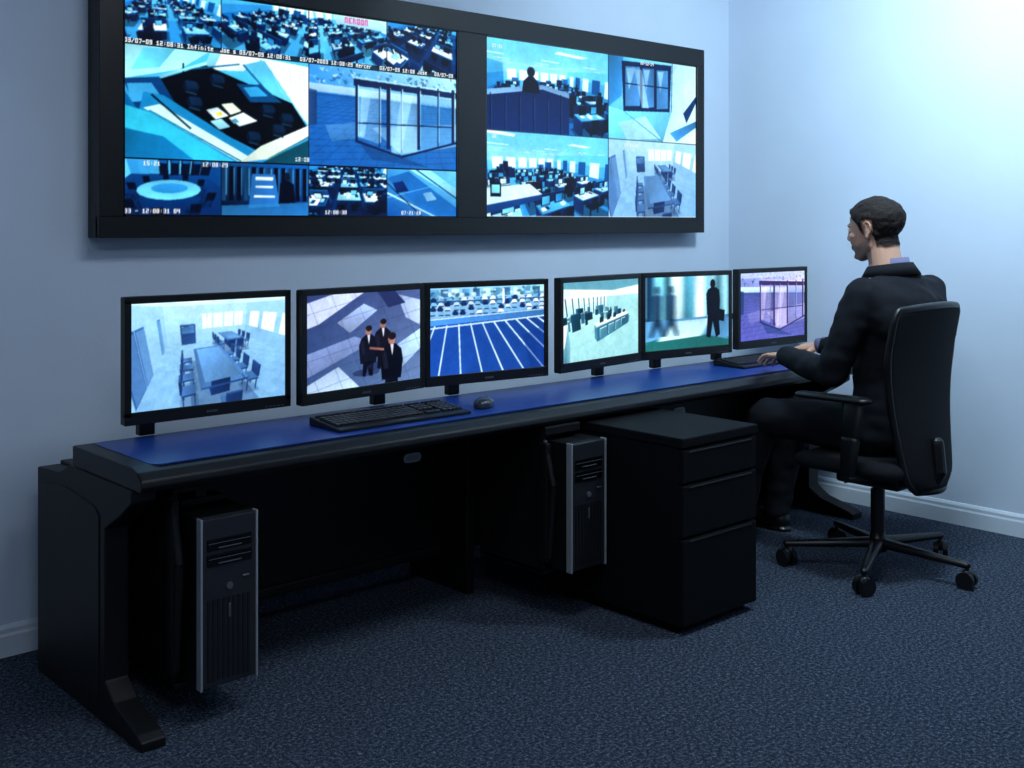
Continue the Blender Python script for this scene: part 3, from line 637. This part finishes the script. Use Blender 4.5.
# ------------------------------------------------------------ pc towers
def tower(x,y,zb,hgt,w=.165,dep=.44):
    e=empty('computer_tower',(x,y,zb))
    bm=bmesh.new(); addbox(bm,(0,.012,0),(w,dep,hgt),.003); finish(bm,'case',M['black2'],e)
    bm=bmesh.new(); addbox(bm,(.004,-.006,.004),(w-.004,.014,hgt-.002),.004); finish(bm,'fascia',M['fascia'],e)
    bm=bmesh.new()
    for xx in (0,w-.006): addbox(bm,(xx,-.010,0),(xx+.006,.016,hgt+.001),.002)
    finish(bm,'silver_trim',M['silver'],e)
    bm=bmesh.new()
    for k in range(2): addbox(bm,(.018,-.0095,hgt-.085-k*.040),(w-.018,-.004,hgt-.055-k*.040),.002)
    finish(bm,'drive_bays',M['gloss'],e)
    bm=bmesh.new()
    for k in range(2): addbox(bm,(.05,-.012,hgt-.080-k*.04),(w-.05,-.008,hgt-.0775-k*.04)); addbox(bm,(.022,-.0105,hgt-.067-k*.04),(w-.022,-.009,hgt-.0655-k*.04))
    finish(bm,'drive_trim',M['grey'],e)
    bm=bmesh.new()
    n=9
    for k in range(n):
        xx=.020+k*(w-.036)/n; addbox(bm,(xx,-.0085,.02),(xx+.007,-.005,hgt*.52))
    finish(bm,'grille',M['grille'],e)
    bm=bmesh.new(); addcyl(bm,(w*.5,-.011,hgt*.585),(w*.5,-.005,hgt*.585),.009,n=20); addbox(bm,(w-.045,-.011,hgt*.62),(w-.026,-.005,hgt*.63),.001,1)
    addbox(bm,(w*.5-.003,-.0095,hgt*.40),(w*.5+.003,-.005,hgt*.48),.001,1)
    finish(bm,'buttons',M['grey'],e)
    h=empty('computer_tower_holder',(x,y,zb)); top=DB-zb
    bm=bmesh.new()
    addbox(bm,(-.024,.10,-.022),(-.010,dep-.02,top-.012),.003)
    addbox(bm,(-.024,.09,-.018),(w+.004,dep-.04,-.004),.003)
    addbox(bm,(-.03,.08,top-.03),(w*.8,dep-.06,top-.001),.004)
    addbox(bm,(.0,.12,top-.05),(.08,dep-.1,top-.02),.003)
    addbox(bm,(-.045,.06,.03),(-.024,.10,top-.05),.006); addtube(bm,[(-.034,.08,top-.05),(-.034,.04,top*.6),(-.034,.06,.05)],.011)
    addbox(bm,(.02,.14,hgt+.002),(w-.02,.2,hgt+.02),.003); addbox(bm,(w*.4,.15,hgt+.01),(w*.6,.19,top-.02),.003)
    finish(bm,'bracket',M['black2'],h)
tower(1.042*K,2.07*K,.073*K,.340*K)
tower(1.993*K,1.985*K,.128*K,.322*K)

# ------------------------------------------------------------ drawer pedestal
e=empty('drawer_pedestal',(2.133*K,1.740*K,0))
pw,pd,ph=.30*K,.50*K,.480*K
bm=bmesh.new(); addbox(bm,(0,.02,.03),(pw,pd,ph-.03),.003); addbox(bm,(.02,.04,0),(pw-.02,pd-.03,.03)); addbox(bm,(-.004,-.002,ph-.032),(pw+.004,pd,ph),.005); finish(bm,'carcass',M['black'],e)
bm=bmesh.new()
for a_,b_ in ((.03,.233*K),(.239*K,.364*K),(.370*K,ph-.038)): addbox(bm,(.002,0,a_),(pw-.002,.022,b_),.004)
finish(bm,'drawer_fronts',M['black'],e)
bm=bmesh.new()
for z in (.228*K,.359*K,ph-.045): addbox(bm,(.03,-.003,z-.004),(pw-.03,.004,z+.001),.001,1)
finish(bm,'finger_pulls',M['plastic'],e)

# ------------------------------------------------------------ chair
CX,CY=3.895,2.225
ch=empty('office_chair',(CX,CY,0),math.radians(0))
bm=bmesh.new()
R=.335; BX,BY=-.02,.0; A0=202
for k in range(5):
    an=math.radians(A0+72*k); dx,dy=math.cos(an),math.sin(an)
    addhull(bm,[((BX+.02*dx,BY+.02*dy,.10),(.028,.028,.02)),((BX+R*dx,BY+R*dy,.082),(.014,.014,.012))],12,6)
    addcyl(bm,(BX+R*dx,BY+R*dy,.05),(BX+R*dx,BY+R*dy,.085),.008,n=10)
addcyl(bm,(BX,BY,.07),(BX,BY,.14),.034,.028)
finish(bm,'star_base',M['plastic'],ch,True)
bm=bmesh.new()
for k in range(5):
    an=math.radians(A0+72*k); dx,dy=math.cos(an),math.sin(an); cx_,cy_=BX+R*dx,BY+R*dy
    wa=an+0.9+k*.7; ax=Vector((math.cos(wa),math.sin(wa),0)); c=Vector((cx_,cy_,.031))
    for s_ in (-1,1): addcyl(bm,c+ax*(s_*.008),c+ax*(s_*.027),.031,n=20)
    addhull(bm,[(c+Vector((0,0,.014)),(.024,.024,.023))],12,8)
finish(bm,'casters',M['plastic'],ch)
bm=bmesh.new(); addcyl(bm,(BX,BY,.12),(BX,BY,.30),.026); addcyl(bm,(BX,BY,.25),(BX,BY,.36),.016); finish(bm,'gas_lift',M['plastic'],ch)
bm=bmesh.new(); addbox(bm,(-.12,-.14,.325),(.10,.12,.372),.012); addtube(bm,[(0,-.10,.34),(0,-.20,.335),(0,-.235,.40),(0,-.225,.50)],.024,12)
addcyl(bm,(-.18,.04,.345),(-.1,.04,.345),.007,n=8)
finish(bm,'mechanism',M['plastic'],ch)
organic('seat_cushion',[[((-.18,-.14,.405),(.05,.05,.035)),((.18,-.14,.405),(.05,.05,.035)),((-.19,.2,.405),(.05,.05,.03)),((.19,.2,.405),(.05,.05,.03))]],.012,6,M['fabric'],ch)
def backy(t): return -.195-.02*math.cos(t*3.2)-.045*t+.035*math.sin(t*math.pi)*1.0-.01*(1-t)**2
nx_,nz_=24,30; bm=bmesh.new(); g=[]
zb0,zb1=.33,1.0
def hw(t):
    w=.145+.085*min(1,t*1.4)**.8
    if t>.95: w-= .018*((t-.95)/.05)**2
    if t<.1: w-=.05*((.1-t)/.1)**2
    return w
for j in range(nz_+1):
    t=j/nz_; row=[]
    for i in range(nx_+1):
        s_=-1+2*i/nx_; row.append(bm.verts.new((.012+s_*hw(t),backy(t)+.035*s_*s_,zb0+(zb1-zb0)*t-.012*s_*s_*(1 if t>.8 else 0))))
    g.append(row)
for j in range(nz_):
    for i in range(nx_): bm.faces.new((g[j][i],g[j][i+1],g[j+1][i+1],g[j+1][i]))
rim=[g[0][i].co.copy() for i in range(nx_+1)]+[g[j][nx_].co.copy() for j in range(1,nz_+1)]+[g[nz_][i].co.copy() for i in range(nx_-1,-1,-1)]+[g[j][0].co.copy() for j in range(nz_-1,0,-1)]
o=finish(bm,'backrest',M['fabric'],ch,True); sm=o.modifiers.new('s','SOLIDIFY'); sm.thickness=.022; sm.offset=0
bm=bmesh.new(); addsweep(bm,rim,.0135,(0,1,0),12); finish(bm,'backrest_rim',M['plastic'],ch,True)
for sd,nm in ((-1,'armrest_left'),(1,'armrest_right')):
    bm=bmesh.new()
    x=sd*.275
    addhull(bm,[((x,-.09,.668),(.040,.035,.014)),((x-sd*.01,.16,.663),(.034,.035,.013))],16,8)
    addhull(bm,[((x,-.05,.655),(.016,.045,.01)),((x+sd*.004,-.04,.50),(.014,.034,.02))],12,6)
    addhull(bm,[((x+sd*.004,-.04,.52),(.018,.040,.02)),((x+sd*.004,-.03,.40),(.016,.03,.02))],12,6)
    addhull(bm,[((x+sd*.002,-.03,.385),(.017,.032,.016)),((sd*.08,-.02,.355),(.02,.03,.012))],12,6)
    finish(bm,nm,M['plastic'],ch,True)

# ------------------------------------------------------------ man
man=empty('seated_man',(0,0,0))
mx=3.93
Ls,Le,Lw=(3.740,2.205,1.030),(3.685,2.30,.745),(3.835,2.60,.768)
Rs,Re,Rw=(4.140,2.165,1.030),(4.210,2.30,.755),(4.100,2.595,.792)
pel=((mx,2.205,.535),(.175,.145,.105)); wai=((mx,2.195,.70),(.168,.135,.08)); che=((mx,2.175,.89),(.195,.145,.10)); upc=((mx,2.160,1.000),(.195,.125,.075)); nb=((mx,2.185,1.110),(.075,.075,.035))
hem=((mx,2.21,.50),(.185,.15,.06))
trap=((mx,2.165,1.085),(.085,.075,.040))
H_=[[hem,pel],[pel,wai],[wai,che],[che,upc],[upc,nb],[upc,trap],
 [trap,(Ls,(.060,.070,.058))],[trap,(Rs,(.060,.070,.058))],
 [upc,(Ls,.066),((mx-.13,2.14,.93),.08)],[upc,(Rs,.066),((mx+.13,2.12,.93),.08)],[trap,upc,(Ls,.05),(Rs,.05)],
 [(Ls,.072),((3.695,2.25,.89),.063)],[((3.695,2.25,.89),.063),(Le,.056)],[(Le,.057),((3.755,2.44,.752),.053)],[((3.755,2.44,.752),.053),(Lw,.040)],
 [(Rs,.072),((4.19,2.22,.89),.063)],[((4.19,2.22,.89),.063),(Re,.056)],[(Re,.057),((4.165,2.45,.77),.052)],[((4.165,2.45,.77),.052),(Rw,.039)],
 [((3.845,2.23,.52),.098),((3.80,2.66,.525),.076)],[((4.015,2.23,.52),.098),((4.06,2.66,.525),.076)],
 [((3.80,2.68,.52),.074),((3.80,2.76,.30),.062)],[((3.80,2.76,.30),.062),((3.80,2.80,.09),.055)],
 [((4.06,2.68,.52),.074),((4.06,2.76,.30),.062)],[((4.06,2.76,.30),.062),((4.06,2.80,.09),.055)]]
body=organic('suit_body',H_,.009,9,[M['suit'],M['shirt'],M['tie']],man)
me=body.data
for v in me.vertices:
    p=v.co; n=v.normal
    d=.007*noise.noise(Vector((p.x*7,p.y*7,p.z*11)))+.0045*noise.noise(Vector((p.x*16+p.z*8,p.y*16,p.z*26)))
    for E in (Le,Re):
        q=(p-Vector(E)).length
        if q<.16: d+=.005*math.sin(q*100+3*noise.noise(p*12))*(1-q/.16)
    v.co=p+n*d
for f in me.polygons:
    c=f.center; n=f.normal
    if n.y>.3 and .80<c.z<1.14 and c.y>2.2:
        w=(c.z-.80)*.22
        if abs(c.x-mx)<w: f.material_index=1
        if abs(c.x-mx)<.018+.01*(1.1-c.z): f.material_index=2
def band(name,cx,cy_,cz,rx,ry,h0,tilt,m,thick=.006,flare=.0,gap=0.0,lean=0):
    bm=bmesh.new(); n=48; rows=[]
    for k in range(n+1):
        an=math.radians(90+gap/2)+(2*math.pi-math.radians(gap))*k/n
        c,s=math.cos(an),math.sin(an); up=(-s*.5+.5)
        zb=cz+tilt*up
        prof=[(0+flare,0),(0,h0),(thick,h0+.002),(thick+flare*1.2,0)]
        rows.append([bm.verts.new((cx+(rx+o_)*c,cy_+(ry+o_)*s+lean*(z_),zb+z_)) for o_,z_ in prof])
    for k in range(n):
        for i in range(4): bm.faces.new((rows[k][i],rows[k+1][i],rows[k+1][(i+1)%4],rows[k][(i+1)%4]))
    bm.faces.new(rows[0]); bm.faces.new(rows[-1])
    return finish(bm,name,m,man,True)
band('shirt_collar',mx,2.207,1.104,.063,.070,.045,.022,M['shirt'],.004,.006,20,.1)
band('jacket_collar',mx,2.202,1.087,.070,.078,.042,.024,M['suit'],.007,.022,50,.1)
for s_ in (-1,1):
    bm=bmesh.new()
    pts=[(mx+s_*.060,2.275,1.11),(mx+s_*.105,2.300,1.04),(mx+s_*.075,2.318,1.01),(mx+s_*.09,2.325,.98),(mx+s_*.012,2.338,.80),(mx+s_*.045,2.320,.98)]
    vs=[bm.verts.new(p) for p in pts]; bm.faces.new(vs)
    o=finish(bm,'lapel',M['suit'],man); sm=o.modifiers.new('s','SOLIDIFY'); sm.thickness=.006
# head ---------------------------------------------------------------
def ear(s_):
    pts=[(-.002,.016),(.004,.026),(-.004,.032),(-.016,.029),(-.022,.016),(-.020,.002),(-.012,-.012),(-.004,-.024)]
    out=[]
    for i in range(len(pts)-1):
        a_,b_=pts[i],pts[i+1]
        out.append([((s_*(.078+ .004*(i in(2,3,4))),-.010+a_[0],.0+a_[1]),.0045),((s_*(.080),-.010+b_[0],b_[1]),.0045)])
    out.append([((s_*.074,-.016,.008),(.006,.015,.022)),((s_*.072,-.010,-.014),(.005,.008,.012))])
    out.append([((s_*.077,-.014,-.024),(.004,.007,.008))])
    return out
HH=[[((0,-.018,.036),(.075,.096,.078))],
 [((0,.028,.020),(.064,.060,.060)),((0,.034,-.045),(.050,.048,.045))],
 [((0,.040,.048),(.055,.046,.040)),((0,-.02,.0),(.068,.07,.06))],
 [((0,.053,-.094),(.022,.024,.018)),((-.048,-.006,-.052),(.014,.018,.022)),((.048,-.006,-.052),(.014,.018,.022)),((0,.05,-.06),(.036,.034,.02))],
 [((0,.088,.018),(.007,.007,.008)),((0,.104,-.020),(.008,.008,.0075))],
 [((-.010,.094,-.025),.0075),((.010,.094,-.025),.0075),((0,.102,-.023),.0085)],
 [((-.030,.076,.026),(.020,.011,.008)),((.030,.076,.026),(.020,.011,.008))],
 [((-.042,.058,-.014),(.019,.02,.014)),((-.030,.06,-.04),(.018,.02,.014))],
 [((.042,.058,-.014),(.019,.02,.014)),((.030,.06,-.04),(.018,.02,.014))],
 [((0,.072,-.055),(.026,.014,.018))],
 [((-.014,.082,-.053),(.010,.007,.005)),((.014,.082,-.053),(.010,.007,.005)),((0,.087,-.053),(.010,.007,.0055))],
 [((-.012,.081,-.063),(.010,.007,.0055)),((.012,.081,-.063),(.010,.007,.0055)),((0,.084,-.063),(.008,.007,.006))],
 [((0,.075,-.092),(.014,.012,.012))],
 [((0,-.028,-.04),(.055,.060,.05)),((0,-.045,-.175),(.062,.064,.03))],
 ]+ear(-1)+ear(1)
hd=organic('head',HH,.0034,4,[M['skinv'],M['hairv']],man,nu=20,nv=12)
me=hd.data
skin=s2l((205,156,132)); hairc=s2l((30,22,20)); lip=s2l((170,108,98)); stub=s2l((128,98,86)); brow=s2l((40,28,24))
def hairline(y):
    xs=[-.12,-.07,-.040,-.030,-.024,.000,.006,.020,.045,.065,.09]; zs=[-.064,-.072,-.064,-.035,.026,.026,-.022,.016,.042,.066,.074]
    return float(np.interp(y,xs,zs))
cols=np.ones((len(me.vertices),4)); new=[]; hms=np.zeros(len(me.vertices))
for i,v in enumerate(me.vertices):
    p=v.co; c=skin.copy()
    is_ear=abs(p.x)>.0725 and -.040<p.y<.002 and -.036<p.z<.036
    hz=hairline(p.y)+.003*noise.noise(Vector((p.x*80,p.y*80,0))); hm=min(1,max(0,(p.z-hz)/.010))
    if is_ear: hm=0
    if hm<=0 and not is_ear:
        bl=float(np.interp(p.y,[-.02,.01,.05,.08,.1],[-.01,-.03,-.048,-.042,-.038]))
        if p.z<bl and p.y>-.012 and p.z>-.125:
            k=min(1,(bl-p.z)/.012)*.8; c=skin*(1-k)+stub*k
        if abs(p.x)<.022 and p.y>.083 and -.068<p.z<-.048: c=lip
        if .012<abs(p.x)<.046 and p.y>.07 and .022<p.z<.034: c=brow
    c=c*(1-hm)+hairc*hm*(1+.7*noise.noise(Vector((p.x*90,p.y*60,p.z*160))))
    if hm>0:
        th=.004+.011*min(1,max(0,(p.z+.03)/.08)); th*= hm
        th+=hm*.0035*noise.noise(Vector((p.x*55,p.y*40,p.z*55)))+hm*.0015*noise.noise(Vector((p.x*140,p.y*120,p.z*140)))
        new.append((i,p+v.normal*th)); hms[i]=hm
    cols[i,:3]=np.clip(c,0,1)
for i,q_ in new: me.vertices[i].co=q_
for f in me.polygons:
    if np.mean([hms[k] for k in f.vertices])>.5: f.material_index=1
at=me.color_attributes.new('Col','FLOAT_COLOR','POINT'); at.data.foreach_set('color',cols.ravel())
bm=bmesh.new()
for s_ in (-1,1): addhull(bm,[((s_*.030,.0735,.006),.0115)],16,10)
ey=finish(bm,'eyes',mat('eye_white',(205,205,205),.2,var=.02),man,True)
bm=bmesh.new()
for s_ in (-1,1): addhull(bm,[((s_*.030,.0815,.006),(.0055,.004,.0055))],12,8)
ir=finish(bm,'irises',mat('iris',(35,25,20),.15,var=.05),man,True)
bm=bmesh.new()
for s_ in (-1,1):
    addtube(bm,[(s_*.016,.0795,.007),(s_*.023,.0845,.0135),(s_*.034,.0845,.0135),(s_*.043,.076,.007)],.0026,8)
    addtube(bm,[(s_*.016,.0795,.005),(s_*.024,.0840,-.0005),(s_*.034,.0830,-.0005),(s_*.043,.076,.005)],.0022,8)
ld=finish(bm,'eyelids',M['skin'],man,True)
HM=Matrix.Translation((mx-.018,2.264,1.270))@Matrix.Rotation(math.radians(2),4,'Z')@Matrix.Rotation(math.radians(-5),4,'X')@Matrix.Scale(1.01,4)
for o in (hd,ey,ir,ld): o.data.transform(HM)

# hands ----------------------------------------------------------------
def hand(name,wrist,target,mirror,roll=0,curl=1.0):
    f=[]
    sx=-1 if mirror else 1
    f.append([((0,0,0),(.026,.02,.019)),((sx*.024,.075,.002),(.012,.014,.012)),((-sx*.026,.068,0),(.011,.014,.011)),((0,.078,.003),(.014,.014,.012)),((0,.03,-.002),(.034,.02,.014))])
    for bx,by,ls,sp in ((.030,.080,(.040,.024,.020),.10),(.0095,.086,(.045,.028,.021),.02),(-.0115,.082,(.041,.026,.020),-.06),(-.031,.072,(.032,.020,.017),-.16)):
        p=Vector((sx*bx,by,.002)); ang=0
        for k,(L,dr) in enumerate(zip(ls,(10,22,18))):
            ang+=math.radians(dr*curl); d=Vector((sx*sp*math.cos(ang),math.cos(ang),-math.sin(ang))).normalized()
            q_=p+d*L; f.append([(tuple(p),.0088-.0009*k),(tuple(q_),.0082-.0010*k)]); p=q_
    p=Vector((sx*.020,.018,-.006))
    for d,L,r in ((Vector((.75,.62,-.25)),.042,.0125),(Vector((.50,.83,-.22)),.030,.0098),(Vector((.25,.93,-.22)),.024,.0088)):
        d=Vector((sx*d.x,d.y,d.z)).normalized(); q_=p+d*L; f.append([(tuple(p),r),(tuple(q_),r*.88)]); p=q_
    w=Vector(wrist); t=Vector(target); y=(t-w).normalized(); x=y.cross(Vector((0,0,1))).normalized(); z=x.cross(y)
    mt=Matrix((x,y,z)).transposed().to_4x4(); mt=Matrix.Translation(w)@mt@Matrix.Rotation(roll,4,'Y')
    return organic(name,f,.0028,2,M['skin'],man,xf=mt,nu=12,nv=8)
LH=((3.845,2.618,.768),(3.925,2.79,.745)); RH=((4.092,2.612,.792),(4.06,2.78,.762))
hand('left_hand',LH[0],LH[1],False,.15)
hand('right_hand',RH[0],RH[1],True,-.15)
bm=bmesh.new()
for w_,t_ in (LH,RH):
    w=Vector(w_); d=(Vector(t_)-w).normalized(); addcyl(bm,w-d*.03,w+d*.012,.033,.031,n=20)
finish(bm,'shirt_cuffs',M['shirt'],man,True)
for x,nm in ((3.80,'left_shoe'),(4.06,'right_shoe')):
    organic(nm,[[((x,2.79,.045),(.042,.05,.04)),((x,2.96,.032),(.045,.055,.027))],[((x,2.79,.045),(.04,.045,.04)),((x,2.80,.10),(.042,.045,.02))],[((x,2.78,.010),(.042,.05,.009)),((x,2.96,.010),(.05,.062,.009))]],.006,3,M['shoe'],man)

# ------------------------------------------------------------ lights
def luminaire(name,x,y,sx,sy,power,colr,aim=None,emit=3):
    e=empty(name,(x,y,H))
    bm=bmesh.new(); addbox(bm,(-sx/2-.03,-sy/2-.03,-.035),(sx/2+.03,sy/2+.03,0),.004); finish(bm,'housing',M['base'],e)
    bm=bmesh.new(); addbox(bm,(-sx/2,-sy/2,-.038),(sx/2,sy/2,-.030)); finish(bm,'diffuser',mat('diffuser',(230,240,255),.5,emit=(215,235,255),estr=emit,var=.01),e)
    l=bpy.data.lights.new('lamp','AREA'); l.shape='RECTANGLE'; l.size=sx; l.size_y=sy; l.energy=power; l.color=colr
    o=bpy.data.objects.new('lamp',l); col.objects.link(o); o.parent=e; o.location=(0,0,-.045)
    if aim: 
        d=Vector(aim)-Vector((x,y,H-.045)); o.rotation_euler=d.to_track_quat('-Z','Y').to_euler()
    return e
luminaire('added_fill_light',3.50,1.80,.5,.5,98,(.64,.86,1.0),aim=(4.75,2.30,1.70))
luminaire('added_fill_light',1.8,1.6,1.0,.5,17,(.79,.89,1.0))  # dim fill lamp and panel, added to lift the back wall
luminaire('added_fill_light',0.2,0.2,1.0,.5,19,(.79,.89,1.0))  # second fill, added above the camera to raise the overall level
w=bpy.data.worlds.new('World'); scene.world=w; w.use_nodes=True
w.node_tree.nodes['Background'].inputs['Color'].default_value=(.03,.04,.06,1)

# ------------------------------------------------------------ camera
cam=bpy.data.cameras.new('camera'); cam.lens=36*1130/1024; cam.sensor_width=36; cam.shift_y=-161/1024
co=bpy.data.objects.new('camera',cam); col.objects.link(co); co.location=(0,0,K); co.rotation_euler=(math.radians(90),0,math.radians(-42.2))
scene.camera=co
print('done')
